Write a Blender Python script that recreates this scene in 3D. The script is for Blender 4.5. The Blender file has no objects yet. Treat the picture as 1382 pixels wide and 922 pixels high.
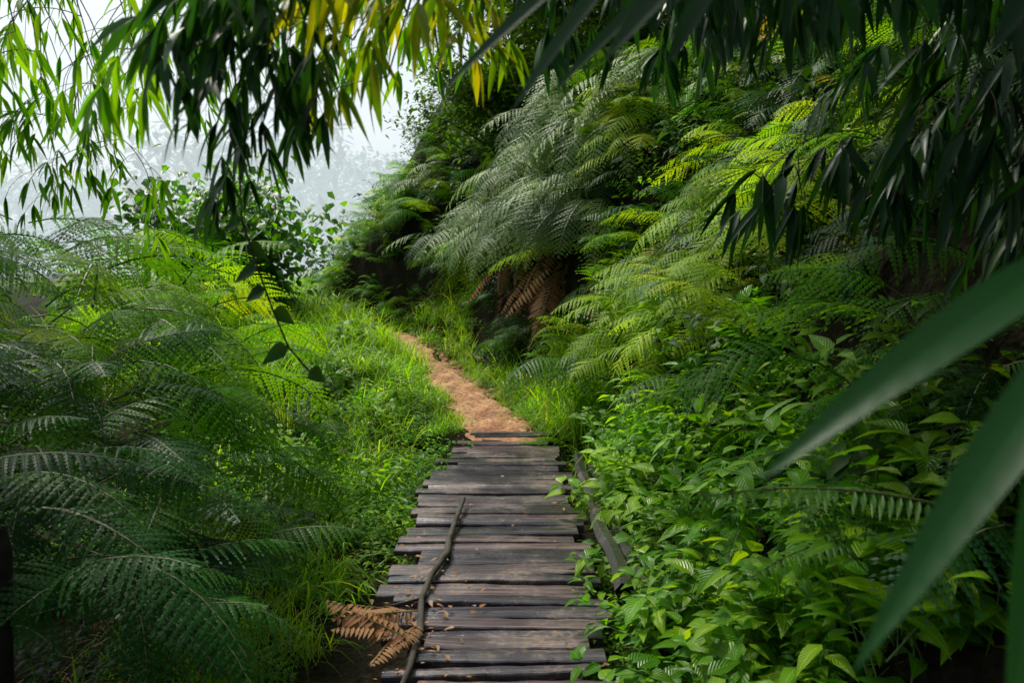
import bpy, math, random, bmesh
import numpy as np
from mathutils import Vector, Matrix, Euler
random.seed(7); np.random.seed(7)
R=random.random
U=random.uniform
G=random.gauss
sc=bpy.context.scene
COL=sc.collection
rad=math.radians
REAL=True

# ---------------------------------------------------------------- terrain
def ss(a,b,x):
    t=min(1,max(0,(x-a)/(b-a))); return t*t*(3-2*t)
def xc(y): return float(np.interp(y,[-5,7.8,10,12,14,15.5,17,18.5,20,24,200],[-.07,-.07,-.5,-1.0,-1.6,-2.15,-3.1,-4.8,-7,-12,-60]))
def hp(y): return float(np.interp(y,[-5,8,12,16,20,30,200],[0,0,.04,.41,.85,1.2,1.2]))
def nz(x,y):
    return (math.sin(x*1.3+y*.7+1)*.5+math.sin(x*2.9-y*2.1+4)*.28+math.sin(x*5.3+y*4.7)*.14+math.sin(x*.45-y*.6+2)*.7)
def H(x,y):
    c=xc(y); d=x-c; base=hp(y)
    r0=float(np.interp(y,[0,6,9,14],[.95,.85,.8,.55]))
    if d>0:
        r=max(d-r0,0.0)
        hm=float(np.interp(y,[-4,6,9,12,16,22,30],[3.2,3.4,3.7,3.7,3.4,3.4,3]))
        sl=float(np.interp(y,[0,7,10],[2.0,1.6,.95]))
        h=hm*(1-math.exp(-(r/sl)**1.5))+.33*min(r,14)
        if y>13: h*=1-(1-ss(-5.6,-1.0,x))*ss(13,17,y)
        h+=nz(x,y)*.22*min(r/1.0,1)
    else:
        l=max(-d-.6,0.0)
        k=float(np.interp(y,[0,7,10,16,24],[-.42,-.35,.25,.55,.4]))
        h=k*(1-math.exp(-l/.9))
        h-=.28*max(min(l,40)-5.0,0)
        h+=nz(x,y)*.1*min(l/1.0,1)
    if y<8.0 and abs(d)<1.3:
        t=min(1,max(0,(8.0-y)/.4)); h-=.22*t*max(0,1-max(0,abs(d)-.7)/.6)
    return base+h
def HN(x,y,e=.15):
    return Vector((-(H(x+e,y)-H(x-e,y))/(2*e),-(H(x,y+e)-H(x,y-e))/(2*e),1)).normalized()

# ---------------------------------------------------------------- mesh builder
class MB:
    def __init__(s): s.v=[];s.f=[];s.uv=[];s.m=[];s.l=[];s.lv=.5
    def face(s,ids,uvs,mat=0):
        s.f.append(ids); s.uv.extend(uvs); s.m.append(mat); s.l.append(s.lv)
    def build(s,name,mats,smooth=True,link=True,col=None):
        me=bpy.data.meshes.new(name)
        me.from_pydata([tuple(v) for v in s.v],[],s.f)
        uvl=me.uv_layers.new(name='UVMap')
        uvl.data.foreach_set('uv',np.array(s.uv,dtype=np.float32).ravel())
        me.polygons.foreach_set('material_index',np.array(s.m,dtype=np.int32))
        a=me.attributes.new('lv','FLOAT','FACE'); a.data.foreach_set('value',np.array(s.l,dtype=np.float32))
        if smooth: me.polygons.foreach_set('use_smooth',[True]*len(s.f))
        for m in mats: me.materials.append(m)
        me.update()
        ob=bpy.data.objects.new(name,me)
        if col: col.objects.link(ob)
        elif link: COL.objects.link(ob)
        return ob
lan=lambda t: (math.sin(math.pi*min(1,t**.62))**.8)*1.0 if 0<t<1 else (.12 if t<=0 else 0)
ova=lambda t: (math.sin(math.pi*(t**.55)))*1.0 if 0<t<1 else (.05 if t<=0 else 0)
bld=lambda t: max(0,(1-t)**.6)*(.6+.4*min(1,t*5))
def leaf(mb,p,d,n,L,W,segs=4,droop=.4,fold=.25,prof=lan,mat=0,wave=0):
    d=d.normalized(); s=n.cross(d)
    if s.length<1e-4: s=Vector((1,0,0)).cross(d)
    s.normalize(); cur=p.copy(); prev=None; ph=R()*6
    for i in range(segs+1):
        t=i/segs
        dr=(d+Vector((0,0,-1))*droop*t*1.6).normalized()
        if i: cur=cur+dr*(L/segs)
        up=dr.cross(s).normalized()*-1
        if up.dot(n)<0: up=-up
        w=W*.5*prof(t)
        b=len(mb.v)
        if i==segs:
            mb.v.append(cur)
            a=prev
            mb.face((a,b,a+1),[(1-1/segs,0),(1,.5),(1-1/segs,.5)],mat)
            mb.face((a+1,b,a+2),[(1-1/segs,.5),(1,.5),(1-1/segs,1)],mat)
        else:
            wz=math.sin(ph+t*9)*wave*w
            mb.v+= [cur-s*w+up*(fold*w+wz),cur,cur+s*w+up*(fold*w-wz)]
            if prev is not None:
                a=prev; t0=(i-1)/segs
                mb.face((a,b,b+1,a+1),[(t0,0),(t,0),(t,.5),(t0,.5)],mat)
                mb.face((a+1,b+1,b+2,a+2),[(t0,.5),(t,.5),(t,1),(t0,1)],mat)
            prev=b
def diamond(mb,p,d,s,L,W,mat=0,k=.38):
    b=len(mb.v); m=p+d*L*k
    mb.v+=[p,m-s*W*.5,p+d*L,m+s*W*.5]
    mb.face((b,b+1,b+2,b+3),[(0,.5),(.4,0),(1,.5),(.4,1)],mat)
def tube(mb,pts,rads,k=5,mat=0):
    prev=None; n=len(pts)
    for i,p in enumerate(pts):
        a=pts[max(i-1,0)]; c=pts[min(i+1,n-1)]
        d=(c-a).normalized(); s=d.cross(Vector((.13,.31,.94)));
        if s.length<.05: s=d.cross(Vector((1,0,0)))
        s.normalize(); u=s.cross(d)
        b=len(mb.v)
        for j in range(k):
            an=2*math.pi*j/k
            mb.v.append(p+(s*math.cos(an)+u*math.sin(an))*rads[i])
        if prev is not None:
            for j in range(k):
                j2=(j+1)%k
                mb.face((prev+j,prev+j2,b+j2,b+j),[(i/n,j/k)]*4,mat)
        prev=b
def arc(p,yaw,a0,a1,L,n=10,sw=0):
    pts=[p.copy()]; c=p.copy()
    for i in range(n):
        t=(i+.5)/n; a=a0+(a1-a0)*t; y=yaw+sw*t
        c=c+Vector((math.cos(a)*math.cos(y),math.cos(a)*math.sin(y),math.sin(a)))*(L/n)
        pts.append(c.copy())
    return pts

# ---------------------------------------------------------------- materials
def newmat(name):
    m=bpy.data.materials.new(name); m.use_nodes=True
    nt=m.node_tree; nt.nodes.clear(); return m,nt
def N(nt,t,**k):
    n=nt.nodes.new(t)
    for a,b in k.items(): setattr(n,a,b)
    return n
def ramp(nt,stops,fac):
    r=N(nt,'ShaderNodeValToRGB'); e=r.color_ramp.elements
    while len(e)<len(stops): e.new(.5)
    for i,(p,c) in enumerate(stops):
        e[i].position=p; e[i].color=(c[0],c[1],c[2],1)
    nt.links.new(fac,r.inputs[0]); return r.outputs[0]
def noise(nt,scale,detail=3,vec=None,rough=.5):
    n=N(nt,'ShaderNodeTexNoise'); n.inputs['Scale'].default_value=scale
    n.inputs['Detail'].default_value=detail; n.inputs['Roughness'].default_value=rough
    if vec is not None: nt.links.new(vec,n.inputs['Vector'])
    return n.outputs['Fac']
def mixc(nt,f,a,b,mode='MIX'):
    m=N(nt,'ShaderNodeMix',data_type='RGBA',blend_type=mode)
    for idx,val in ((0,f),(6,a),(7,b)):
        if hasattr(val,'links'): nt.links.new(val,m.inputs[idx])
        elif isinstance(val,(int,float)): m.inputs[idx].default_value=val
        else: m.inputs[idx].default_value=(val[0],val[1],val[2],1)
    return m.outputs[2]
def leafmat(name,stops,tr=.4,rough=.4,tc=(1.9,1.7,.4),veins=0.0,spec=.3,patch=.5,par=False):
    m,nt=newmat(name); L=nt.links.new
    geo=N(nt,'ShaderNodeNewGeometry')
    oi=N(nt,'ShaderNodeAttribute',attribute_name='ir')
    at=N(nt,'ShaderNodeAttribute',attribute_name='lv')
    ma=N(nt,'ShaderNodeMath',operation='MULTIPLY_ADD'); L(oi.outputs['Fac'],ma.inputs[0]); ma.inputs[1].default_value=.45
    mb_=N(nt,'ShaderNodeMath',operation='MULTIPLY'); L(at.outputs['Fac'],mb_.inputs[0]); mb_.inputs[1].default_value=.55; L(mb_.outputs[0],ma.inputs[2])
    col=ramp(nt,stops,ma.outputs[0])
    if patch>0:
        n1=noise(nt,.9,1,geo.outputs['Position'])
        v=ramp(nt,[(.32,(1-patch*.9,)*3),(.68,(1+patch*.6,1+patch*.5,1+patch*.2))],n1)
        col=mixc(nt,1.0,col,v,'MULTIPLY')
    pb=N(nt,'ShaderNodeBsdfPrincipled')
    if veins>0:
        uv=N(nt,'ShaderNodeUVMap'); sx=N(nt,'ShaderNodeSeparateXYZ'); L(uv.outputs[0],sx.inputs[0])
        a=N(nt,'ShaderNodeMath',operation='SUBTRACT'); L(sx.outputs[1],a.inputs[0]); a.inputs[1].default_value=.5
        b=N(nt,'ShaderNodeMath',operation='ABSOLUTE'); L(a.outputs[0],b.inputs[0])
        c=ramp(nt,[(0,(1,1,1)),(.05,(0,0,0))],b.outputs[0])
        col=mixc(nt,c,col,mixc(nt,1.0,col,(1.9,1.7,1.6),'MULTIPLY'))
        d=N(nt,'ShaderNodeMath',operation='MULTIPLY_ADD'); L(b.outputs[0],d.inputs[0]); d.inputs[1].default_value=(2.2 if par else -.55)
        if not par: L(sx.outputs[0],d.inputs[2])
        e=N(nt,'ShaderNodeMath',operation='MULTIPLY'); L(d.outputs[0],e.inputs[0]); e.inputs[1].default_value=58.
        f=N(nt,'ShaderNodeMath',operation='SINE'); L(e.outputs[0],f.inputs[0])
        if par: col=mixc(nt,1.0,col,ramp(nt,[(0,(.8,.85,.8)),(1,(1.15,1.1,1.1))],f.outputs[0]),'MULTIPLY')
        bp=N(nt,'ShaderNodeBump'); bp.inputs['Strength'].default_value=veins; bp.inputs['Distance'].default_value=.003
        L(f.outputs[0],bp.inputs['Height']); L(bp.outputs[0],pb.inputs['Normal'])
    L(col,pb.inputs['Base Color']); pb.inputs['Roughness'].default_value=rough
    pb.inputs['Specular IOR Level'].default_value=spec
    tb=N(nt,'ShaderNodeBsdfTranslucent'); L(mixc(nt,1.0,col,tc,'MULTIPLY'),tb.inputs['Color'])
    mx=N(nt,'ShaderNodeMixShader'); mx.inputs[0].default_value=tr
    L(pb.outputs[0],mx.inputs[1]); L(tb.outputs[0],mx.inputs[2])
    o=N(nt,'ShaderNodeOutputMaterial'); L(mx.outputs[0],o.inputs[0]); return m
def simplemat(name,a,b,scale=6,rough=.7,bump=.3,stretch=None,spec=.4):
    m,nt=newmat(name); L=nt.links.new
    tc=N(nt,'ShaderNodeTexCoord'); v=tc.outputs['Object']
    n=noise(nt,scale,4,v,.6)
    pb=N(nt,'ShaderNodeBsdfPrincipled'); L(ramp(nt,[(.3,a),(.7,b)],n),pb.inputs['Base Color'])
    pb.inputs['Roughness'].default_value=rough; pb.inputs['Specular IOR Level'].default_value=spec
    if bump>0:
        bp=N(nt,'ShaderNodeBump'); bp.inputs['Strength'].default_value=bump; bp.inputs['Distance'].default_value=.02
        L(n,bp.inputs['Height']); L(bp.outputs[0],pb.inputs['Normal'])
    o=N(nt,'ShaderNodeOutputMaterial'); L(pb.outputs[0],o.inputs[0]); return m
def flatmat(name,c):
    m,nt=newmat(name); pb=N(nt,'ShaderNodeBsdfPrincipled'); pb.inputs['Base Color'].default_value=(*c,1); pb.inputs['Roughness'].default_value=.6
    o=N(nt,'ShaderNodeOutputMaterial'); nt.links.new(pb.outputs[0],o.inputs[0]); return m
def hazeglowmat(name,c,e):
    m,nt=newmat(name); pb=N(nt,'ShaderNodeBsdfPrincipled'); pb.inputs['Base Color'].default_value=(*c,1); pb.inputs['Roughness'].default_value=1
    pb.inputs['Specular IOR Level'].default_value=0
    pb.inputs['Emission Color'].default_value=(.84,.91,.93,1); pb.inputs['Emission Strength'].default_value=e  # mist haze over distant trees painted in as an even glow
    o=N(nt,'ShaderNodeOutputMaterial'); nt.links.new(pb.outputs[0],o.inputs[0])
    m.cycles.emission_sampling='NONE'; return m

M_fern=leafmat('fern_green',[(.1,(.035,.14,.010)),(.45,(.085,.27,.012)),(.75,(.20,.41,.016)),(.9,(.32,.46,.02)),(.97,(.30,.17,.05))],tr=.5,spec=.10,rough=.5)
M_lime=leafmat('fern_lime',[(.1,(.14,.30,.012)),(.5,(.28,.46,.018)),(.85,(.44,.54,.03)),(.97,(.38,.27,.05))],tr=.5,spec=.15,rough=.5,patch=.3)
M_fernp=leafmat('fern_pale',[(.1,(.08,.16,.05)),(.5,(.16,.26,.08)),(.8,(.24,.34,.10)),(.95,(.30,.26,.10))],tr=.3,rough=.5,tc=(1.3,1.4,.7),spec=.15)
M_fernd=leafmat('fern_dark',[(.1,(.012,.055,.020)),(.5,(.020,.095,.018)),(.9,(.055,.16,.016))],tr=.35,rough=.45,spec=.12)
M_dead=leafmat('fern_dead',[(0,(.16,.07,.03)),(1,(.36,.19,.08))],tr=.2,rough=.6,tc=(1.2,1,.7),patch=0,spec=.1)
M_grass=leafmat('grass_blade',[(.1,(.07,.21,.010)),(.5,(.17,.40,.014)),(.85,(.36,.56,.02)),(.97,(.42,.40,.12))],tr=.5,rough=.4,spec=.2)
M_straw=leafmat('grass_dry',[(0,(.20,.13,.05)),(1,(.42,.31,.14))],tr=.25,rough=.6,tc=(1.2,1,.7),patch=.3,spec=.1)
M_broad=leafmat('broadleaf_green',[(.1,(.04,.16,.009)),(.5,(.10,.29,.010)),(.9,(.26,.46,.015))],tr=.45,rough=.33,veins=.5,spec=.35)
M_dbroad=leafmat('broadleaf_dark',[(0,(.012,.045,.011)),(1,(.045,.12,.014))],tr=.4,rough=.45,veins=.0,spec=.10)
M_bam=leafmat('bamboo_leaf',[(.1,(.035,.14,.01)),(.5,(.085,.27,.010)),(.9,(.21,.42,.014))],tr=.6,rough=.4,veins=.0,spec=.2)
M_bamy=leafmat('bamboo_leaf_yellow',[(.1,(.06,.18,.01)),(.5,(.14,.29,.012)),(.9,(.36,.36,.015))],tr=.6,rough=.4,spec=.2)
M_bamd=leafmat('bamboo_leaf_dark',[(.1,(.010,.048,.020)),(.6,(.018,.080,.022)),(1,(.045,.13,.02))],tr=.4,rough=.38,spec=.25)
M_tree=leafmat('tree_leaf',[(0,(.03,.09,.014)),(1,(.12,.25,.018))],tr=.4,rough=.5,patch=.4,spec=.15)
M_hazeleaf=hazeglowmat('leaf_haze_glow',(.22,.27,.27),.55)
M_twig=flatmat('twig_bark',(.04,.03,.018))
M_stem=flatmat('green_stem',(.07,.13,.025))
M_rach=flatmat('fern_rachis',(.10,.10,.035))
M_bark=simplemat('tree_bark',(.02,.016,.012),(.07,.058,.045),9,.85,.8)
M_hazebark=hazeglowmat('bark_haze_glow',(.2,.24,.25),.55)
M_bign=leafmat('bamboo_leaf_near',[(0,(.02,.12,.025)),(1,(.045,.20,.025))],tr=.5,rough=.35,patch=0,veins=.3,par=True)

# ---------------------------------------------------------------- prototype plants
def protocol(name): return bpy.data.collections.new(name)
Z=Vector((0,0,1))
def frond(mb,p,yaw,a0,a1,L,W,pairs=18,sub=9,mat=0,rmat=1,bip=True,stalk=.14,gap=.37):
    mb.lv=R()
    pts=arc(p,yaw,a0,a1,L,14,U(-.3,.3))
    tube(mb,pts[::2],[.006*L*(1-i/16) +.0008 for i in range(0,15,2)],3,rmat)
    tw=U(-.35,.35)
    for i in range(pairs):
        t=stalk+(1-stalk)*(i+.5)/pairs
        f=t*14; k=min(int(f),13); q=pts[k].lerp(pts[k+1],f-k); d=(pts[k+1]-pts[k]).normalized()
        s=Z.cross(d)
        if s.length<.05: s=Vector((-math.sin(yaw),math.cos(yaw),0))
        s.normalize(); up=d.cross(s)
        s,up=s*math.cos(tw)+up*math.sin(tw),up*math.cos(tw)-s*math.sin(tw)
        tt=(t-stalk)/(1-stalk)
        pl=W*(math.sin(math.pi*min(1,(tt*.80+.19)))**.85)*U(.85,1.1)
        for sg in (-1,1):
            if R()<.04: continue
            pd=(s*sg+d*U(.38,.55)-up*U(.0,.3)).normalized()
            if not bip:
                leaf(mb,q,pd,up,pl,W*.17,3,.35,.2,lan,mat); continue
            sp=L*(1-stalk)/pairs
            c=q.copy(); sb=max(3,int(sub*pl/W+.5)); step=pl/sb; dr=U(.3,.8)
            for j in range(sb):
                u=j/sb
                dd=(pd-Z*dr*u).normalized()
                c2=c+dd*step
                pn=dd.cross(up).normalized()
                w=sp*gap*1.15*(1-u**1.8)+.003
                for g in (-1,1):
                    diamond(mb,c,(pn*g+dd*.5-up*.15).normalized(),dd,w,step*1.12,mat,.22)
                c=c2
            diamond(mb,c,dd,pn,step*1.3,step*.5,mat)
def fernpatch(name,coll,mats,nv,nf,LR,a0,a1,rx,slope,yawsd=.7,W=.27,bip=True,pairs=18,sub=9):
    for i in range(nv):
        mb=MB()
        for k in range(nf):
            x,y=U(-rx,rx),U(-rx,rx); L=U(*LR)
            frond(mb,Vector((x,y,-x*slope+U(-.05,.1))),G(0,yawsd),rad(U(*a0)),rad(U(*a1)),L,L*W*U(.8,1.15),pairs,sub,bip=bip)
        mb.build(name,mats,smooth=False,col=coll)
C_fern=protocol('fern_patches'); fernpatch('fern_patch',C_fern,[M_fern,M_rach],6,8,(.6,1.1),(10,60),(-80,-30),.4,.9,sub=8)
C_lime=protocol('lime_fern_patches'); fernpatch('lime_fern_patch',C_lime,[M_lime,M_rach],3,6,(.7,1.1),(10,50),(-80,-40),.3,.8)
C_fernp=protocol('pale_fern_patches'); fernpatch('pale_fern_patch',C_fernp,[M_fernp,M_rach],4,6,(1.2,1.9),(10,45),(-88,-60),.35,.7,.55,.2,pairs=22,sub=7)
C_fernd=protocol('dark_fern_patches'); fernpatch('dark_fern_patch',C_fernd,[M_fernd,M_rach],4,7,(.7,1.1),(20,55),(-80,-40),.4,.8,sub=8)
C_sword=protocol('sword_fern_patches'); fernpatch('sword_fern_patch',C_sword,[M_fern,M_rach],4,8,(.4,.8),(35,65),(-70,-30),.25,.6,1.2,.17,False,24)
C_f1=protocol('fern_fronds')
for i in range(6):
    mb=MB(); frond(mb,Vector((0,0,0)),0,rad(U(15,45)),rad(U(-65,-25)),1,.28,20,10); mb.build('fern_frond',[M_fern,M_rach],smooth=False,col=C_f1)
C_fd1=protocol('dark_fern_fronds')
for i in range(5):
    mb=MB(); frond(mb,Vector((0,0,0)),0,rad(U(15,45)),rad(U(-65,-25)),1,.28,20,10); mb.build('dark_fern_frond',[M_fernd,M_rach],smooth=False,col=C_fd1)
C_dead=protocol('dead_fern_fronds')
for i in range(3):
    mb=MB(); frond(mb,Vector((0,0,0)),0,rad(12),rad(-12),1,.26,15,1,bip=False,stalk=.1); mb.build('dead_fern_frond',[M_dead,M_rach],col=C_dead)

def gclump(name,coll,nv,nb,r,Lr,Wr,lean,dr,mats,dry=.07):
    for i in range(nv):
        mb=MB()
        for k in range(nb):
            mb.lv=R()
            yaw=U(0,6.28); ln=U(*lean); p=Vector((U(-r,r),U(-r,r),0))
            d=Vector((math.cos(yaw)*ln,math.sin(yaw)*ln,1)).normalized()
            n=Vector((-math.cos(yaw),-math.sin(yaw),ln)).normalized()
            leaf(mb,p,d,n,U(*Lr),U(*Wr),5,U(*dr),.3,bld,1 if R()<dry else 0)
        mb.build(name,mats,col=coll)
C_grass=protocol('grass_clumps'); gclump('grass_clump',C_grass,5,70,.3,(.4,1.1),(.010,.026),(.1,.8),(.4,1.4),[M_grass,M_straw])
C_straw=protocol('dry_grass_clumps'); gclump('dry_grass_clump',C_straw,3,45,.25,(.4,.9),(.007,.013),(.2,1.2),(1,2),[M_straw],0)
def broadplant(mb,stems,h,LL,mat=0,r=.06,lean=(70,88),sg=5):
    for s in range(stems):
        yaw=U(0,6.28)
        mb.lv=R()
        pts=arc(Vector((U(-r,r),U(-r,r),0)),yaw,rad(U(*lean)),rad(U(5,55)),h*U(.6,1.15),8,U(-.5,.5))
        tube(mb,pts[::2],[.004*(1-i/12) for i in range(0,9,2)],3,1)
        for i in range(2,9):
            base=U(0,3.14)
            d=(pts[i]-pts[i-1]).normalized()
            for g in range(2 if i<8 else 3):
                mb.lv=R()
                a=base+g*math.pi+U(-.3,.3)
                o=Vector((math.cos(a),math.sin(a),0)); ld=(o+d*.5+Z*U(-.3,.3)).normalized()
                n=(Z+o*-.2+Vector((U(-.35,.35),U(-.35,.35),0))).normalized()
                L=LL*U(.5,1.2)
                leaf(mb,pts[i]+ld*.015,ld,n,L,L*U(.36,.48),sg,U(.2,.8),.22,ova,mat,.08)
C_broad=protocol('broadleaf_plants')
for i in range(6):
    mb=MB(); broadplant(mb,6,.55,.14,r=.14,lean=(50,88)); mb.build('broadleaf_plant',[M_broad,M_stem],col=C_broad)
C_cover=protocol('low_groundcover_plants')
for i in range(5):
    mb=MB(); broadplant(mb,13,.25,.06,r=.2,lean=(40,88),sg=3); mb.build('groundcover_plant',[M_broad,M_stem],col=C_cover)
C_dbroad=protocol('dark_shrubs')
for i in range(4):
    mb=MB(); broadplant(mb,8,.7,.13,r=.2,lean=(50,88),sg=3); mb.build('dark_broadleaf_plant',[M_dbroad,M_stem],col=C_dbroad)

def spray(mb,L=.75,lf=.18,nside=6,mat=0,jm=(3,6),sg=5):
    pts=arc(Vector((0,0,0)),0,rad(U(0,20)),rad(U(-75,-40)),L,10,U(-.5,.5))
    tube(mb,pts,[.0028*(1-i/13) for i in range(11)],4,1)
    ends=[(pts[-1],(pts[-1]-pts[-2]).normalized())]
    for s in range(nside):
        k=2+int(s*8/nside); p=pts[k]
        sgn=1 if s%2 else -1
        yaw=sgn*U(.5,1.2)
        tp=arc(p,yaw,rad(U(-35,5)),rad(U(-80,-50)),U(.12,.28),5)
        tube(mb,tp,[.0014]*6,3,1)
        ends.append((tp[-1],(tp[-1]-tp[-2]).normalized()))
        if R()<.6: ends.append((tp[2],(tp[3]-tp[2]).normalized()))
    for p,d in ends:
        for j in range(random.randint(*jm)):
            mb.lv=R()
            dd=(d+Vector((U(-.75,.75),U(-.75,.75),U(-.5,.25)))).normalized()
            n=Vector((U(-.7,.7),U(-.7,.7),1)).normalized(); n=(n-dd*n.dot(dd)).normalized()
            LL=lf*U(.6,1.15)
            leaf(mb,p,dd,n,LL,LL*U(.12,.165),sg,U(.3,.9),.3,lan,mat,.0)
def bamcol(name,oname,mat,n,lf=.18,**k):
    c=protocol(name)
    for i in range(n):
        mb=MB(); spray(mb,U(.55,.9),lf,**k); mb.build(oname,[mat,M_twig],col=c)
    return c
C_bam=bamcol('bamboo_sprays','bamboo_spray',M_bam,6,.17,jm=(2,4))
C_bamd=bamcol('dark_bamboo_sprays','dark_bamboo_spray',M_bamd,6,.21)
C_bamshade=bamcol('added_shade_bamboo_sprays','added_shade_bamboo_spray',M_bamd,4,.3,sg=3)
C_bamm=bamcol('mid_bamboo_sprays','mid_bamboo_spray',M_bam,3,.21)
C_bamy=bamcol('yellow_bamboo_sprays','yellow_bamboo_spray',M_bamy,3,.2,jm=(3,5))

def treeproto(name,mat,bark,col,h=9,cr=3.2,clumps=60,per=45,ls=.22,start=3,tr=.2,flat=.6):
    mb=MB()
    tp=[Vector((math.sin(i*.7)*.12,math.cos(i*.9)*.1,h*.62*i/8)) for i in range(9)]
    tube(mb,tp,[tr*(1-i/14) for i in range(9)],8,1)
    ends=[]
    for i in range(14):
        k=random.randint(start,8); b=tp[k]
        a=arc(b,U(0,6.28),rad(U(30,75)),rad(U(-5,40)),cr*U(.6,1.1),7,U(-.6,.6))
        tube(mb,a,[.4*tr*(1-j/8.5) for j in range(8)],5,1)
        ends+= [a[3],a[4],a[5],a[6],a[7]]
    for c in range(clumps):
        e=random.choice(ends); cc=e+Vector((U(-.7,.7),U(-.7,.7),U(-.3,.8)))*cr*.3
        rr=U(.35,.8)*cr/3; base=R()
        for j in range(per):
            mb.lv=min(1,max(0,base+G(0,.15)))
            v=Vector((G(0,1),G(0,1),G(0,flat)))*rr*.55
            d=Vector((U(-1,1),U(-1,1),U(-.9,.2))).normalized(); n=Vector((U(-.6,.6),U(-.6,.6),1)).normalized()
            s=n.cross(d).normalized()
            diamond(mb,cc+v,d,s,ls*U(.6,1.3),ls*.45,0)
    return mb.build(name,[mat,bark],smooth=False,col=col)
C_tree=protocol('jungle_trees')
for i in range(3): treeproto('jungle_tree',M_tree,M_bark,C_tree,8,3,100,50,.22)
C_stree=protocol('understory_trees')
for i in range(3): treeproto('understory_tree',M_tree,M_bark,C_stree,3.6,2.1,100,50,.16,start=1,tr=.07)
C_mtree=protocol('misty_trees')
for i in range(3): treeproto('misty_tree',M_hazeleaf,M_hazebark,C_mtree,11,4.5,60,40,.6,start=1,flat=1)

# ---------------------------------------------------------------- instancing
def instances(name,coll,items,parent=None,real=None):
    if real is None: real=REAL
    me=bpy.data.meshes.new(name); A=np.array(items,dtype=np.float64)
    me.vertices.add(len(A)); me.vertices.foreach_set('co',A[:,:3].astype(np.float32).ravel())
    a=me.attributes.new('rot','FLOAT_VECTOR','POINT'); a.data.foreach_set('vector',A[:,3:6].astype(np.float32).ravel())
    a=me.attributes.new('scl','FLOAT','POINT'); a.data.foreach_set('value',A[:,6].astype(np.float32))
    n=len(coll.objects)
    a=me.attributes.new('idx','INT','POINT'); a.data.foreach_set('value',np.random.randint(0,n,len(A)).astype(np.int32))
    ob=bpy.data.objects.new(name,me); COL.objects.link(ob)
    ng=bpy.data.node_groups.new(name+'_scatter','GeometryNodeTree')
    ng.interface.new_socket('Geometry',in_out='INPUT',socket_type='NodeSocketGeometry')
    ng.interface.new_socket('Geometry',in_out='OUTPUT',socket_type='NodeSocketGeometry')
    gi=ng.nodes.new('NodeGroupInput'); go=ng.nodes.new('NodeGroupOutput')
    ip=ng.nodes.new('GeometryNodeInstanceOnPoints'); ci=ng.nodes.new('GeometryNodeCollectionInfo')
    ci.inputs['Collection'].default_value=coll; ci.inputs['Separate Children'].default_value=True; ci.inputs['Reset Children'].default_value=True
    def na(nm,ty):
        x=ng.nodes.new('GeometryNodeInputNamedAttribute'); x.data_type=ty; x.inputs['Name'].default_value=nm
        return [o for o in x.outputs if o.enabled and o.name=='Attribute'][0]
    ng.links.new(gi.outputs[0],ip.inputs['Points']); ng.links.new(ci.outputs[0],ip.inputs['Instance'])
    ip.inputs['Pick Instance'].default_value=True
    ng.links.new(na('idx','INT'),ip.inputs['Instance Index'])
    ng.links.new(na('rot','FLOAT_VECTOR'),ip.inputs['Rotation'])
    ng.links.new(na('scl','FLOAT'),ip.inputs['Scale'])
    last=ip.outputs[0]
    st=ng.nodes.new('GeometryNodeStoreNamedAttribute'); st.data_type='FLOAT'; st.domain='INSTANCE'; st.inputs['Name'].default_value='ir'
    rv=ng.nodes.new('FunctionNodeRandomValue'); rv.data_type='FLOAT'
    ng.links.new([o for o in rv.outputs if o.enabled][0],[i_ for i_ in st.inputs if i_.name=='Value' and i_.enabled][0])
    ng.links.new(last,st.inputs['Geometry']); last=st.outputs[0]
    if real:
        rl=ng.nodes.new('GeometryNodeRealizeInstances'); ng.links.new(last,rl.inputs[0]); last=rl.outputs[0]
    ng.links.new(last,go.inputs[0])
    md=ob.modifiers.new('scatter','NODES'); md.node_group=ng
    if parent: ob.parent=parent
    return ob
def area(n,xr,yr,dmin=-99,dmax=99,s=(.8,1.2),tilt=.15,sink=.02,dens=None):
    out=[];tries=0
    while len(out)<n and tries<n*60:
        tries+=1
        x=U(*xr); y=U(*yr); d=x-xc(y)
        if d<dmin or d>dmax: continue
        if dens and R()>dens(x,y,d): continue
        out.append((x,y,H(x,y)-sink,U(-tilt,tilt),U(-tilt,tilt),U(0,6.28),U(*s)))
    return out
def bank(n,xr,yr,dr,s,excl=None,ysd=.5,pit=(-.35,.25)):
    o=[];tries=0
    while len(o)<n and tries<n*60:
        tries+=1
        x=U(*xr);y=U(*yr);d=x-xc(y)
        if d<dr[0] or d>dr[1]: continue
        if excl and excl(x,y,d): continue
        nn=HN(x,y); yaw=math.atan2(nn.y,nn.x)+G(0,ysd)
        o.append((x+nn.x*.05,y+nn.y*.05,H(x,y)+.03,U(-.3,.3),U(*pit),yaw,U(*s)))
    return o
hollow=lambda x,y,d: 9.6<y<13.5 and d<1.7
nohol=lambda x,y,d:0 if (9.6<y<13.5 and .75<d<1.7) else 1

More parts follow.
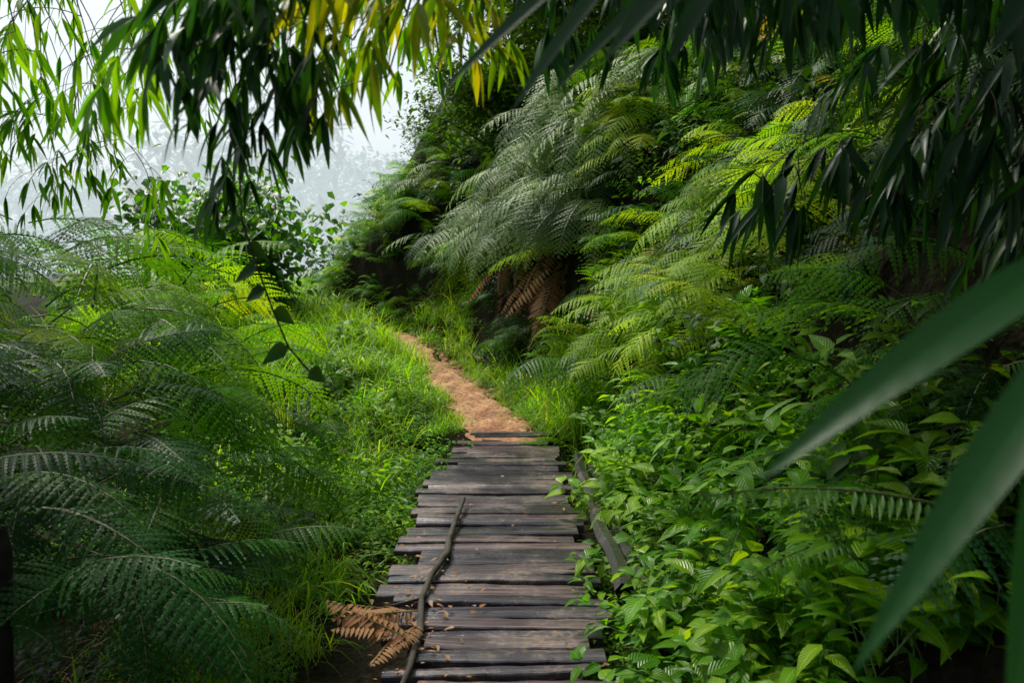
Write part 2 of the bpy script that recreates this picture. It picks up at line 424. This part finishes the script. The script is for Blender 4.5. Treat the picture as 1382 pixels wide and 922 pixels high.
# ---------------------------------------------------------------- ground sheet
def axis(a,b,fine0,fine1,st):
    xs=list(np.arange(fine0,fine1,st)); 
    v=fine1; s=st
    while v<b: xs.append(v); s*=1.25; v+=s
    xs.append(b); v=fine0; s=st; pre=[]
    while v>a: s*=1.25; v-=s; pre.append(max(v,a))
    return sorted(set([round(q,4) for q in pre+xs]))
xs=axis(-250,250,-7,6,.14); ys=axis(-60,300,0,22,.16)
mb=MB()
for y in ys:
    for x in xs: 
        z=H(x,y)
        if 7.7<y<21 and abs(x-xc(y))<.75: z-=.03
        mb.v.append((x,y,z))
nx=len(xs)
for j in range(len(ys)-1):
    for i in range(nx-1):
        a=j*nx+i; mb.face((a,a+1,a+nx+1,a+nx),[(0,0)]*4)
mg,nt=newmat('forest_soil_haze_glow'); L=nt.links.new
geo=N(nt,'ShaderNodeNewGeometry'); n1=noise(nt,3,5,geo.outputs['Position'],.65); n2=noise(nt,30,3,geo.outputs['Position'])
c=ramp(nt,[(.3,(.008,.008,.005)),(.55,(.02,.017,.010)),(.72,(.018,.04,.010))],n1)
c=mixc(nt,1.0,c,ramp(nt,[(.3,(.6,.6,.6)),(.7,(1.4,1.4,1.3))],n2),'MULTIPLY')
pb=N(nt,'ShaderNodeBsdfPrincipled'); L(c,pb.inputs['Base Color']); pb.inputs['Roughness'].default_value=1; pb.inputs['Specular IOR Level'].default_value=.05
bp=N(nt,'ShaderNodeBump'); bp.inputs['Strength'].default_value=.8; bp.inputs['Distance'].default_value=.05; L(n2,bp.inputs['Height']); L(bp.outputs[0],pb.inputs['Normal'])
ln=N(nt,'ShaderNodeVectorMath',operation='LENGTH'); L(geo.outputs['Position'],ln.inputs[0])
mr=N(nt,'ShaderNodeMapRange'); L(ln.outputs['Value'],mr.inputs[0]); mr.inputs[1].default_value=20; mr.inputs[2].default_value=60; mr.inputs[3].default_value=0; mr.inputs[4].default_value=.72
pb.inputs['Emission Color'].default_value=(.84,.91,.93,1); L(mr.outputs[0],pb.inputs['Emission Strength'])  # aerial haze painted into the soil as glow growing with distance
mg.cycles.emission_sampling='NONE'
o=N(nt,'ShaderNodeOutputMaterial'); L(pb.outputs[0],o.inputs[0])
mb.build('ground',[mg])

# dirt path
mb=MB(); yy=np.arange(7.55,20,.07); W=20
for y in yy:
    cx=xc(y); hw=.37+.09*math.sin(y*1.7+.5)+.05*math.sin(y*4.1)-.12*ss(9.5,13,y)
    if y<9: hw=.34+.08*(y-7.6)/1.4
    for i in range(W+1):
        u=i/W*2-1; x=cx+u*hw*(1+.1*math.sin(y*11+u*3))
        z=H(x,y)+.012-.03*(abs(u)**4)+.022*math.sin(x*17+y*9)*math.sin(y*13-x*5)+.012*math.sin(x*41+y*33)
        if y<8.1: z=max(z,-.02)
        mb.v.append((x,y,z+.015))
for j in range(len(yy)-1):
    for i in range(W):
        a=j*(W+1)+i; mb.face((a,a+1,a+W+2,a+W+1),[(0,0)]*4)
mp,nt=newmat('dirt'); L=nt.links.new
geo=N(nt,'ShaderNodeNewGeometry'); n1=noise(nt,2.2,5,geo.outputs['Position'],.6); n2=noise(nt,22,5,geo.outputs['Position'],.7)
c=ramp(nt,[(.3,(.26,.10,.035)),(.5,(.44,.21,.08)),(.7,(.56,.33,.16))],n1)
c=mixc(nt,1.0,c,ramp(nt,[(.38,(.4,.34,.28)),(.6,(1.1,1.1,1.1))],n2),'MULTIPLY')
pb=N(nt,'ShaderNodeBsdfPrincipled'); L(c,pb.inputs['Base Color']); pb.inputs['Roughness'].default_value=.8
bp=N(nt,'ShaderNodeBump'); bp.inputs['Strength'].default_value=.9; bp.inputs['Distance'].default_value=.03; L(n2,bp.inputs['Height']); L(bp.outputs[0],pb.inputs['Normal'])
o=N(nt,'ShaderNodeOutputMaterial'); L(pb.outputs[0],o.inputs[0])
mb.build('dirt_path',[mp])
M_clod=simplemat('clod',(.20,.09,.04),(.42,.23,.12),8,.9,.5)
C_cl=protocol('dirt_clods')
for i in range(4):
    bm=bmesh.new(); bmesh.ops.create_icosphere(bm,subdivisions=2,radius=1)
    for v in bm.verts: v.co=Vector((v.co.x*U(.8,1.1),v.co.y*U(.7,1),v.co.z*.55*U(.8,1.1)))
    me=bpy.data.meshes.new('dirt_clod'); bm.to_mesh(me); bm.free(); me.materials.append(M_clod)
    C_cl.objects.link(bpy.data.objects.new('dirt_clod',me))
it=area(320,(-5,0.6),(8,18),-.5,.5,(.008,.03),.5,-.01)+area(280,(-4,0),(10,17),.2,.7,(.02,.07),.5,-.01)
instances('path_stones',C_cl,it)

# ---------------------------------------------------------------- boardwalk
bw=bpy.data.objects.new('wooden_boardwalk',None); COL.objects.link(bw)
mw,nt=newmat('weathered_wood'); L=nt.links.new
geo=N(nt,'ShaderNodeNewGeometry'); at=N(nt,'ShaderNodeAttribute',attribute_name='pk')
ad=N(nt,'ShaderNodeVectorMath',operation='MULTIPLY_ADD'); L(at.outputs['Vector'],ad.inputs[0]); ad.inputs[1].default_value=(7,13,5); L(geo.outputs['Position'],ad.inputs[2])
mpn=N(nt,'ShaderNodeMapping'); mpn.inputs['Scale'].default_value=(1.2,24,24); L(ad.outputs[0],mpn.inputs[0])
g=noise(nt,1.6,8,mpn.outputs[0],.65)
big_=noise(nt,2.3,5,geo.outputs['Position'],.6)
c=ramp(nt,[(.25,(.009,.008,.012)),(.5,(.042,.035,.043)),(.75,(.15,.125,.135))],g)
tint=ramp(nt,[(0,(.45,.42,.52)),(.4,(.85,.8,.92)),(.7,(1.2,1.02,1.02)),(1,(1.9,1.55,1.4))],at.outputs['Fac'])
c=mixc(nt,1.0,c,tint,'MULTIPLY')
fine=noise(nt,28,6,geo.outputs['Position'],.7)
mm=N(nt,'ShaderNodeMath',operation='MULTIPLY'); L(big_,mm.inputs[0]); L(fine,mm.inputs[1])
sand=ramp(nt,[(.28,(0,0,0)),(.37,(.55,.55,.55))],mm.outputs[0])
c=mixc(nt,sand,c,(.26,.16,.10))
moss=ramp(nt,[(.58,(0,0,0)),(.70,(.4,.4,.4))],noise(nt,1.4,4,geo.outputs['Position']))
c=mixc(nt,moss,c,(.025,.035,.012))
pb=N(nt,'ShaderNodeBsdfPrincipled'); L(c,pb.inputs['Base Color']); pb.inputs['Specular IOR Level'].default_value=.8
L(ramp(nt,[(.40,(.14,)*3),(.60,(.40,)*3)],big_),pb.inputs['Roughness'])
bp=N(nt,'ShaderNodeBump'); bp.inputs['Strength'].default_value=.5; bp.inputs['Distance'].default_value=.010; L(g,bp.inputs['Height']); L(bp.outputs[0],pb.inputs['Normal'])
o=N(nt,'ShaderNodeOutputMaterial'); L(pb.outputs[0],o.inputs[0])
verts=[];faces=[];pk=[]
y=1.4
while y<8.0:
    w=random.choice([.08,.10,.12,.14,.16,.2])*U(.92,1.08)
    if y<3.5: w*=.8
    xl=-.62+U(-.09,.15); xr_=.43+U(-.06,.07)
    if y>6.4: t=(y-6.4)/1.6; xl+=.26*t; xr_-=.12*t
    if y<3.5: t=min(1,(3.5-y)/.3); xl+=.17*t; xr_-=.06*t
    th=.032; zt=U(-.010,.014); rot=U(-.03,.03)+(.04 if y>6.5 else 0); tl=U(-.02,.02); ny=U(-.012,.012)
    ns=24; val=R(); b=len(verts); x0=(xl+xr_)/2; bow=U(-.012,.012); e1=U(-.008,.008)
    for i in range(ns+1):
        u=i/ns; x=xl+(xr_-xl)*u; dx=x-x0
        yo=y+rot*dx+e1*math.sin(u*5+val*9); z=zt+tl*dx+bow*(u-.5)**2*4
        j0=.003*math.sin(x*40+val*50)+.004*math.sin(x*13+val*20)+U(-.0012,.0012); j1=.003*math.sin(x*33+val*70)+.005*math.sin(x*11+val*30)+U(-.0012,.0012)
        ring=[(x,yo+j0,z-th),(x,yo+j0,z-.005),(x,yo+.005+j0,z),(x,yo+w*.5,z+.002+ny*.1),(x,yo+w-.005+j1,z+ny),(x,yo+w+j1,z-.005+ny),(x,yo+w+j1,z-th)]
        verts+=ring; pk+=[val]*7
        if i:
            a=b+(i-1)*7; c2=b+i*7
            for k in range(7):
                k2=(k+1)%7; faces.append((a+k,a+k2,c2+k2,c2+k))
    faces.append(tuple(b+k for k in range(7))); faces.append(tuple(b+ns*7+k for k in range(6,-1,-1)))
    y+=w+random.choice([.006,.01,.016,.03])
me=bpy.data.meshes.new('planks'); me.from_pydata(verts,[],faces); me.update()
a=me.attributes.new('pk','FLOAT','POINT'); a.data.foreach_set('value',pk)
me.materials.append(mw); ob=bpy.data.objects.new('planks',me); COL.objects.link(ob); ob.parent=bw
bm=bmesh.new(); bm.from_mesh(me); bmesh.ops.recalc_face_normals(bm,faces=bm.faces); bm.to_mesh(me); bm.free()
mb=MB()
for xx in (-.40,.25):
    pts=[Vector((xx+U(-.02,.02),1.3+i*.6,-.10)) for i in range(12)]
    tube(mb,pts,[.06]*12,8)
for yy_ in (2.0,3.4,4.8,6.2,7.4):
    for xx in (-.42,.3): tube(mb,[Vector((xx,yy_,-.6)),Vector((xx,yy_,-.07))],[.045,.045],8)
ob=mb.build('bearers',[M_bark]); ob.parent=bw
mb=MB()
pts=[Vector((.55+.015*math.sin(i*1.3),3.75+i*.27,.06+.012*math.sin(i))) for i in range(12)]
tube(mb,pts,[.05-.001*i+U(-.003,.003) for i in range(12)],6)
pts=[Vector((.67+.01*math.sin(i),3.3+i*.3,-.01)) for i in range(12)]
tube(mb,pts,[.045]*12,5)
ob=mb.build('edge_beam',[mw],smooth=False); ob.parent=bw
mb=MB()
P=[(-.33,5.35,.07),(-.355,5.0,.045),(-.375,4.6,.03),(-.365,4.4,.032),(-.42,4.05,.035),(-.44,3.75,.03),(-.405,3.4,.035),(-.41,3.05,.03),(-.44,2.7,.035)]
tube(mb,[Vector(p) for p in P],[.014,.016,.018,.022,.016,.015,.017,.013,.009],7)
tube(mb,[Vector(p) for p in [(-.44,3.75,.03),(-.52,3.62,.06),(-.6,3.55,.07)]],[.01,.007,.004],5)
mb.build('fallen_branch',[M_bark])

M_lit=leafmat('leaf_litter_brown',[(0,(.12,.05,.02)),(.5,(.28,.13,.05)),(1,(.40,.25,.11))],tr=.15,rough=.6,tc=(1,1,1),patch=0)
C_lit=protocol('fallen_leaves')
for i in range(4):
    mb=MB(); leaf(mb,Vector((0,0,0)),Vector((1,0,.15)),Z,1,.4,5,.2,.35,ova,0,.2); mb.build('fallen_leaf',[M_lit],col=C_lit)
it=[]
for i in range(60):
    x=random.choice([U(-.6,.4),U(-.55,-.2),U(.25,.4)]); y=U(2.4,7.8)
    it.append((x,y,.022,U(-.3,.3),U(-.2,.2),U(0,6.28),U(.02,.05)))
for i in range(90): it.append((G(-.42,.12),G(3.6,.4),.022,U(-.4,.4),U(-.3,.3),U(0,6.28),U(.02,.06)))
it+=area(240,(-4.5,.5),(9,18),.25,.8,(.03,.09),.5,-.03)
instances('fallen_leaves_litter',C_lit,it)
it=[]
for yaw,s in ((3.0,.42),(3.35,.36),(2.6,.38),(3.9,.42),(4.2,.34),(2.9,.45),(3.6,.3),(4.6,.28)):
    it.append((-.4+U(-.08,.02),3.4+U(-.25,.15),.06,U(-.6,.6),U(-.25,.15),yaw,s))
for i in range(36):
    y=U(9.5,12.8); x=xc(y)+U(1.0,1.6); it.append((x,y,U(1.1,2.3),U(-.4,.4),U(.7,1.3),-2.3+G(0,.5),U(.7,1.1)))
instances('dead_fern',C_dead,it)

# ---------------------------------------------------------------- vegetation masses
instances('fern_bank',C_fern,bank(80,(-4,4.5),(7.5,19),(1.0,4.5),(.6,1.1),hollow)+bank(24,(-7,-2),(14.5,20),(.7,4),(.6,1.0))+bank(34,(.8,4.5),(2.8,8),(1.6,4.2),(.5,.9)))
it=[]
for i in range(22):
    x=U(1.15,2.3); y=U(4.6,7.6)
    it.append((x,y,max(H(x,y)+.1,U(1.0,1.4)+(x-1.15)*1.0),U(-.3,.3),U(-.2,.3),-2.5+G(0,.5),U(.6,.95)))
instances('lime_fern_bank',C_lime,it+bank(12,(0,3),(7.5,11),(1.2,3),(.7,1.0)))
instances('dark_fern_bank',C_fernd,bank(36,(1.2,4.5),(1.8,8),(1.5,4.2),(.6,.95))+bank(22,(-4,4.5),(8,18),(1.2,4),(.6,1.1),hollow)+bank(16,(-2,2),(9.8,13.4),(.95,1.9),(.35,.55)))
it=[]
for i in range(36):
    y=U(9.8,13.4); d=U(1.35,2.8); x=xc(y)+d
    it.append((x,y,H(x,y)+.1,U(-.2,.2),U(-.2,.25),-2.2+G(0,.55),U(.7,1.1)))
for i in range(16):
    y=U(9.8,12.8); d=U(1.05,1.5); x=xc(y)+d
    it.append((x,y,U(2.2,3.1),U(-.2,.2),U(-.1,.3),-2.2+G(0,.6),U(.6,.85)))
instances('pale_fern_bank',C_fernp,it+bank(8,(-4,0),(14,18),(1.3,3),(.6,.9)))
instances('sword_fern_mass',C_sword,bank(50,(-4,4),(7,19),(.8,3),(.6,1.0),hollow)+bank(18,(.6,3),(2.6,7.5),(1.2,2.4),(.5,.8)))
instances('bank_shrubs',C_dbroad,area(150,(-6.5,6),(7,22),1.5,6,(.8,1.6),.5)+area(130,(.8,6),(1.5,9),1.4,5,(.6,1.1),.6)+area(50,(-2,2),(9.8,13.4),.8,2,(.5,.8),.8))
instances('broadleaf_thicket',C_broad,area(105,(.6,1.8),(2.1,6.4),.78,1.65,(.7,1.15),.4)+area(24,(.5,1.2),(2.4,4.4),.62,.9,(.4,.65),.4)+area(60,(.4,3),(5,9.6),.95,2.2,(.5,.9),.4)+area(140,(-4,-.7),(4.5,12),-3.0,-1.0,(.45,.95),.4)+area(120,(-9,-2),(9,20),-6,-.9,(.8,1.3),.4)+area(80,(-6.5,4),(8,20),.9,4,(.6,1.1),.6,dens=nohol))
instances('groundcover',C_cover,area(160,(-2.4,-.6),(4.6,12),-1.6,-.58,(.6,1.2),.3)+area(90,(.4,1.6),(2.2,9),.6,1.2,(.5,1.0),.3)+area(90,(-5,1),(8,18),.42,1.0,(.6,1.0),.3,dens=nohol)+area(75,(-6,-1),(9,18),-1.6,-.4,(.6,1.1),.3))
instances('tall_grass',C_grass,area(280,(-8,-1.2),(9.0,20),-5.5,-.9,(.6,1.1),.3)+area(80,(-4,1.6),(7.8,16),.6,1.2,(.45,.85),.3,dens=nohol)+area(60,(-6,-1),(12,18.5),-1.0,-.32,(.5,.8),.2)+area(40,(-3,1),(8,13),-.7,-.36,(.25,.4),.2)+area(30,(-3,1),(8,13),.34,.6,(.25,.4),.2)+area(80,(-3,-.7),(3.0,9),-2.4,-.9,(.35,.65),.3)+area(20,(.6,1.6),(2.4,7.5),.85,1.4,(.35,.6),.3))
instances('dry_grass',C_straw,area(60,(-2.6,-.8),(2.6,8),-2.2,-1.0,(.4,.7),.3)+area(25,(-6,-1.5),(9,16),-4,-1.5,(.5,.8),.3))
def leftmass(n,xr,yr,topf,s,zlo=.05,yc=-.3):
    o=[]
    for i in range(n):
        x=U(*xr);y=U(*yr); top=topf(x,y); z=U(zlo,1)**.7*top
        o.append((x,y,max(z,H(x,y)+.05),U(-.5,.5),U(-.3,.4),G(yc,.9),U(*s)))
    return o
tp=lambda x,y: 1.8*(1-ss(-2.7,-1.0,x))+.12*(y-4)
instances('fern_thicket',C_f1,leftmass(115,(-4.2,-1.8),(3.7,6.6),tp,(.7,1.15),.45)+leftmass(22,(-2.2,-1.35),(4.0,6.5),tp,(.45,.7)))
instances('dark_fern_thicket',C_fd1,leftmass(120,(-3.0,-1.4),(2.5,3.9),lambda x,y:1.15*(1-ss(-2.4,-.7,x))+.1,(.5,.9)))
it=[]
for i in range(16):
    x=U(-6.5,-3.3); y=U(7,12); t=min(1,max(0,(-x-1.6)/1.6))
    it.append((x,y,H(x,y)+U(.1,.25)+t*U(.3,.95),U(-.3,.3),U(-.3,.2),-1.0+G(0,.9),U(.6,1.0)))
instances('fern_meadow',C_fern,it)
mb=MB()
p0=[Vector((-1.70,2.45,H(-1.70,2.45)-.1)),Vector((-1.66,2.45,.05)),Vector((-1.68,2.47,.35)),Vector((-1.66,2.49,.7)),Vector((-1.74,2.5,1.1))]
tube(mb,p0,[.075,.06,.065,.05,.04],10)
for a in range(22):
    q=p0[1].lerp(p0[4],R()); tube(mb,[q,q+Vector((U(-.12,.12),U(-.12,.05),-.2)),q+Vector((U(-.15,.15),U(-.15,.05),-.6))],[.006,.005,.003],4)
mb.build('tree_fern_trunk',[M_bark])
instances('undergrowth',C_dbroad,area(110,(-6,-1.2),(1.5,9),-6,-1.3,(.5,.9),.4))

# vine covered shrub on the left
mb=MB()
base=Vector((-5.3,15,H(-5.3,15)))
ends=[]
for i in range(24):
    a=arc(base+Vector((U(-1.0,.8),U(-.3,.3),0)),U(0,6.28),rad(U(70,88)),rad(U(30,70)),U(1.4,3.1),8,U(-.5,.5))
    tube(mb,a,[.03*(1-j/9.5) for j in range(9)],5,1); ends+=a[1:]
for i in range(5600):
    mb.lv=R()
    e=random.choice(ends)+Vector((G(0,.26),G(0,.26),G(0,.2)))
    a=U(0,6.28); d=Vector((math.cos(a),math.sin(a),U(-1,-.1))).normalized(); L_=U(.12,.24)
    leaf(mb,e,d,(Z+Vector((U(-.5,.5),U(-.9,.2),0))).normalized(),L_,L_*.8,3,.3,.2,ova,0)
mb.build('vine_covered_shrub',[M_broad,M_twig])

it=[]
for (x,y,s) in [(2.5,17,.75),(4.0,14,.8),(4.8,10.5,.7),(5.5,7.5,.7),(2.5,20,1),(5,17,1),(5,4.5,.6)]:
    it.append((x,y,H(x,y)-.2,0,0,U(0,6.28),s))
instances('jungle_tree_stand',C_tree,it)
it=[]
for (x,y,s) in [(-.2,15.8,.9),(.9,14.8,1.1),(2.0,13.6,1.0),(.8,17,1.3),(3.2,12,1),(3.6,9.6,.9),(3.8,7.4,.8),(1.8,16,1.4)]:
    it.append((x,y,H(x,y)-.5,0,0,U(0,6.28),s))
instances('understory_trees',C_stree,it)
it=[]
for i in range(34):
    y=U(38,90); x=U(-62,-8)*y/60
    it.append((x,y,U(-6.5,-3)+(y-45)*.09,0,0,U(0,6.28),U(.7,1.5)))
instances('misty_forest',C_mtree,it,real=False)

# ---------------------------------------------------------------- bamboo
bam=bpy.data.objects.new('bamboo_grove',None); COL.objects.link(bam)
M_culm=flatmat('bamboo_culm_green',(.08,.10,.03))
mb=MB()
culms=[[(3.2,1.2,1.5),(2.6,1.5,3.2),(1.2,1.9,3.7),(-.5,2.3,3.35),(-1.6,2.6,2.9)],
[(3.6,3.4,2.2),(2.8,3.3,4.2),(1.0,3.2,4.6),(-1.2,3.0,3.9),(-2.6,3.2,3.2)],
[(2.4,.2,1.0),(1.9,.6,2.6),(1.0,1.2,3.1),(.2,1.6,2.75)],
[(3.4,2.2,1.8),(2.6,2.6,3.0),(1.9,2.9,3.3),(1.2,3.1,3.1)],
[(-4.5,1.5,-1),(-4.2,1.8,2.6),(-3.2,2.2,3.9),(-1.9,2.5,3.7)],
[(-7.5,6,-1),(-7,6,3.8),(-5.5,5.9,5.6),(-3,5.6,5.8),(0,5.4,5.7)],
[(4.5,6.5,3.5),(3.6,6.0,5.4),(1.5,5.6,6.0),(-.8,5.4,5.8)]]
cp=[]
for c in culms:
    P=[Vector(p) for p in c]; pts=[]
    for i in range(len(P)-1):
        p0=P[max(i-1,0)];p1=P[i];p2=P[i+1];p3=P[min(i+2,len(P)-1)]
        for k in range(8):
            t=k/8; pts.append(.5*((2*p1)+(p2-p0)*t+(2*p0-5*p1+4*p2-p3)*t*t+(-p0+3*p1-3*p2+p3)*t**3))
    pts.append(P[-1]); n=len(pts)
    tube(mb,pts,[.022*(1-.75*i/n)+(.003 if i%4==0 else 0) for i in range(n)],7)
    cp.append(pts)
def tob(x,y,z):
    b=None
    for pts in cp:
        for p in pts[6:]:
            dd=(p-Vector((x,y,z))).length
            if b is None or dd<b[0]: b=(dd,p)
    return b[1]
def sprays(lst):
    out=[]
    for (x,y,z,yaw,pit,s) in lst:
        out.append((x,y,z,U(-.3,.3),pit,yaw,s))
        q=tob(x,y,z); a=Vector((x,y,z)); mid=(a+q)/2+Vector((U(-.1,.1),U(-.1,.1),.15))
        tube(mb,[q,q.lerp(mid,.5)+Vector((0,0,.04)),mid,mid.lerp(a,.5)+Vector((0,0,.03)),a],[.004,.0035,.003,.0025,.002],4,1)
    return out
def cloud(n,xr,yr,zr,yaw,s=(.8,1.1)):
    return [(U(*xr),U(*yr),U(*zr),yaw+G(0,.8),U(-.2,.4),U(*s)) for i in range(n)]
A=cloud(24,(-2.3,-.85),(2.6,3.5),(2.45,3.0),3.3,(.65,.95))+cloud(19,(-2.5,-1.35),(2.6,3.4),(2.1,2.5),3.0,(.55,.85))+cloud(4,(-.55,-.1),(2.4,3),(2.45,2.7),2.5,(.7,.9))
M1=cloud(2,(-.5,-.3),(1.8,2.1),(2.2,2.35),3.6,(.6,.7))
B=cloud(10,(-.58,-.30),(1.7,2.1),(2.08,2.3),3.4,(.6,.8))+cloud(18,(.75,1.5),(1.8,3.0),(2.5,3.0),3.6,(.8,1.0))+cloud(40,(1.3,2.8),(1.9,3.8),(2.1,3.3),3.4,(.9,1.2))+cloud(16,(1.3,2.2),(1.9,2.8),(1.9,2.3),3.4,(.8,1.0))+cloud(10,(.25,.8),(1.9,2.6),(2.5,2.75),3.8,(.7,.9))
Y=cloud(6,(-.2,.05),(1.9,2.3),(2.28,2.45),3.6,(.6,.75))
Cn=cloud(36,(.3,4.5),(-1.5,2.4),(3.4,4.4),3.2,(1.4,2))+cloud(26,(1.6,5),(1.5,6),(3.7,5),3.4,(1.4,2))+cloud(28,(-5.4,-3.4),(4.8,6.8),(4.9,5.6),3.2,(1.4,1.7))+cloud(18,(-.2,1.4),(4.2,6.4),(4.9,5.6),3.2,(1.4,1.7))  # overhead sprays added to block sun and sky and shade the foreground
for nm,c,l in (('bamboo_foliage',C_bam,A),('mid_bamboo_foliage',C_bamm,M1),('dark_bamboo_foliage',C_bamd,B),('yellow_bamboo_foliage',C_bamy,Y),('added_shade_bamboo',C_bamshade,Cn)):
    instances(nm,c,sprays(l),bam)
def big(mb,a,b,W,n=(0,-.5,.8),droop=.12,mat=2):
    mb.lv=R()
    a=Vector(a);b=Vector(b); d=b-a
    leaf(mb,a,d+Z*d.length*droop*.8,Vector(n),d.length*1.02,W,14,droop,.22,lan,mat)
big(mb,(.46,.62,1.63),(.195,.60,1.445),.040,(-.3,-.7,.5),.15)
big(mb,(.45,.58,1.60),(.235,.52,1.335),.040,(-.5,-.7,.3),.12)
big(mb,(.42,.6,1.50),(.36,.55,1.26),.034,(-.5,-.7,.2),.1)
big(mb,(.46,.62,1.615),(.30,.66,1.50),.020,(-.4,-.6,.4),.1)
for a,b,W in [((.10,1.0,1.99),(-.09,1.0,1.82),.022),((.14,.95,1.98),(.0,.95,1.79),.024),((.22,.9,1.97),(.10,.88,1.83),.034),((.2,1.0,1.97),(.05,1.05,1.83),.022),((.33,.9,1.99),(.30,.86,1.88),.035),((.26,1.05,1.98),(.20,1.05,1.87),.03),((.6,.9,1.95),(.62,.85,1.76),.045),((.38,1.0,2.0),(.42,1.0,1.89),.03),
    ((.50,.95,2.02),(.38,.92,1.90),.036),((.66,.95,2.02),(.54,.92,1.85),.038),((.72,1.0,1.98),(.70,.95,1.78),.04),((.46,1.0,2.03),(.52,1.0,1.90),.036),((.28,.95,2.02),(.18,.92,1.90),.032)]:
    big(mb,a,b,W,(-.3,-.8,.4),.12,3)
tube(mb,[Vector(p) for p in [(.75,.4,1.35),(.6,.55,1.58),(.46,.62,1.625)]],[.004,.003,.002],5,1)
tube(mb,[Vector(p) for p in [(1.0,.8,1.95),(.72,.95,2.02),(.4,.97,2.03),(.08,1.0,2.0)]],[.005,.004,.003,.002],5,1)
ob=mb.build('culms',[M_culm,M_twig,M_bign,M_bamd]); ob.parent=bam
mb=MB()
frond(mb,Vector((1.35,2.1,.92)),3.05,rad(20),rad(-8),.85,.1,32,1,bip=False,stalk=.05)
frond(mb,Vector((1.4,2.4,.7)),3.4,rad(35),rad(-30),.8,.1,32,1,bip=False,stalk=.05)
mb.build('sword_fern',[M_broad,M_rach])

mb=MB()
pts=[Vector(p) for p in [(-.95,2.5,3.1),(-.8,2.35,2.3),(-.76,2.25,1.95),(-.74,2.2,1.75),(-.70,2.2,1.62),(-.66,2.2,1.5),(-.62,2.2,1.4),(-.57,2.22,1.33)]]
tube(mb,pts,[.003]*8,4,1)
for p in pts[2:]+[Vector((-.73,2.2,1.68)),Vector((-.68,2.2,1.56))]:
    a=random.choice([0,3.14])+U(-.6,.6)
    leaf(mb,p,Vector((math.cos(a),math.sin(a)*.6,-.3)),Vector((U(-.3,.3),-.7,.5)),U(.05,.09),.05,6,.4,.2,ova,0)
mb.build('hanging_vine',[M_dbroad,M_twig])

# ---------------------------------------------------------------- light, world, camera
w=bpy.data.worlds.new('World'); sc.world=w; w.use_nodes=True; nt=w.node_tree; nt.nodes.clear(); L=nt.links.new
el=rad(52); az=rad(-38)
S=Vector((math.sin(az)*math.cos(el),math.cos(az)*math.cos(el),math.sin(el)))
sky=N(nt,'ShaderNodeTexSky',sky_type='NISHITA'); sky.sun_disc=False; sky.sun_elevation=el; sky.sun_rotation=az; sky.air_density=1.5; sky.dust_density=4
bg=N(nt,'ShaderNodeBackground'); bg.inputs[1].default_value=.1
tc=N(nt,'ShaderNodeTexCoord'); cn=noise(nt,2,4,tc.outputs['Generated'])
cloudc=ramp(nt,[(.3,(.86,.93,.98)),(.7,(1,1,1))],cn)
cl=mixc(nt,1.0,cloudc,(9.5,10,10.3),'MULTIPLY')
sk=mixc(nt,.8,sky.outputs[0],cl)
nm=N(nt,'ShaderNodeVectorMath',operation='NORMALIZE'); L(tc.outputs['Generated'],nm.inputs[0])
dp=N(nt,'ShaderNodeVectorMath',operation='DOT_PRODUCT'); L(nm.outputs[0],dp.inputs[0]); dp.inputs[1].default_value=S
sk=mixc(nt,1.0,sk,ramp(nt,[(0,(.16,.19,.22)),(.2,(.32,.36,.4)),(.45,(.95,.97,1.0)),(1,(1.2,1.2,1.16))],dp.outputs['Value']),'MULTIPLY')
L(sk,bg.inputs[0])
o=N(nt,'ShaderNodeOutputWorld'); L(bg.outputs[0],o.inputs[0])
sd=bpy.data.lights.new('sun','SUN'); sd.energy=5.0; sd.angle=rad(8); sd.color=(1,.96,.84)
so=bpy.data.objects.new('sun',sd); COL.objects.link(so)
so.rotation_euler=S.to_track_quat('Z','Y').to_euler()
cd=bpy.data.cameras.new('camera'); cam=bpy.data.objects.new('camera',cd); COL.objects.link(cam); sc.camera=cam
cd.lens=28; cd.sensor_width=36; cd.clip_end=600; cd.clip_start=.05
cam.location=(0,0,1.6); cam.rotation_euler=(rad(90-4.8),0,0)
cd.dof.use_dof=True; cd.dof.focus_distance=5.5; cd.dof.aperture_fstop=4
sc.view_settings.view_transform='Standard'; sc.view_settings.look='None'; sc.view_settings.exposure=0
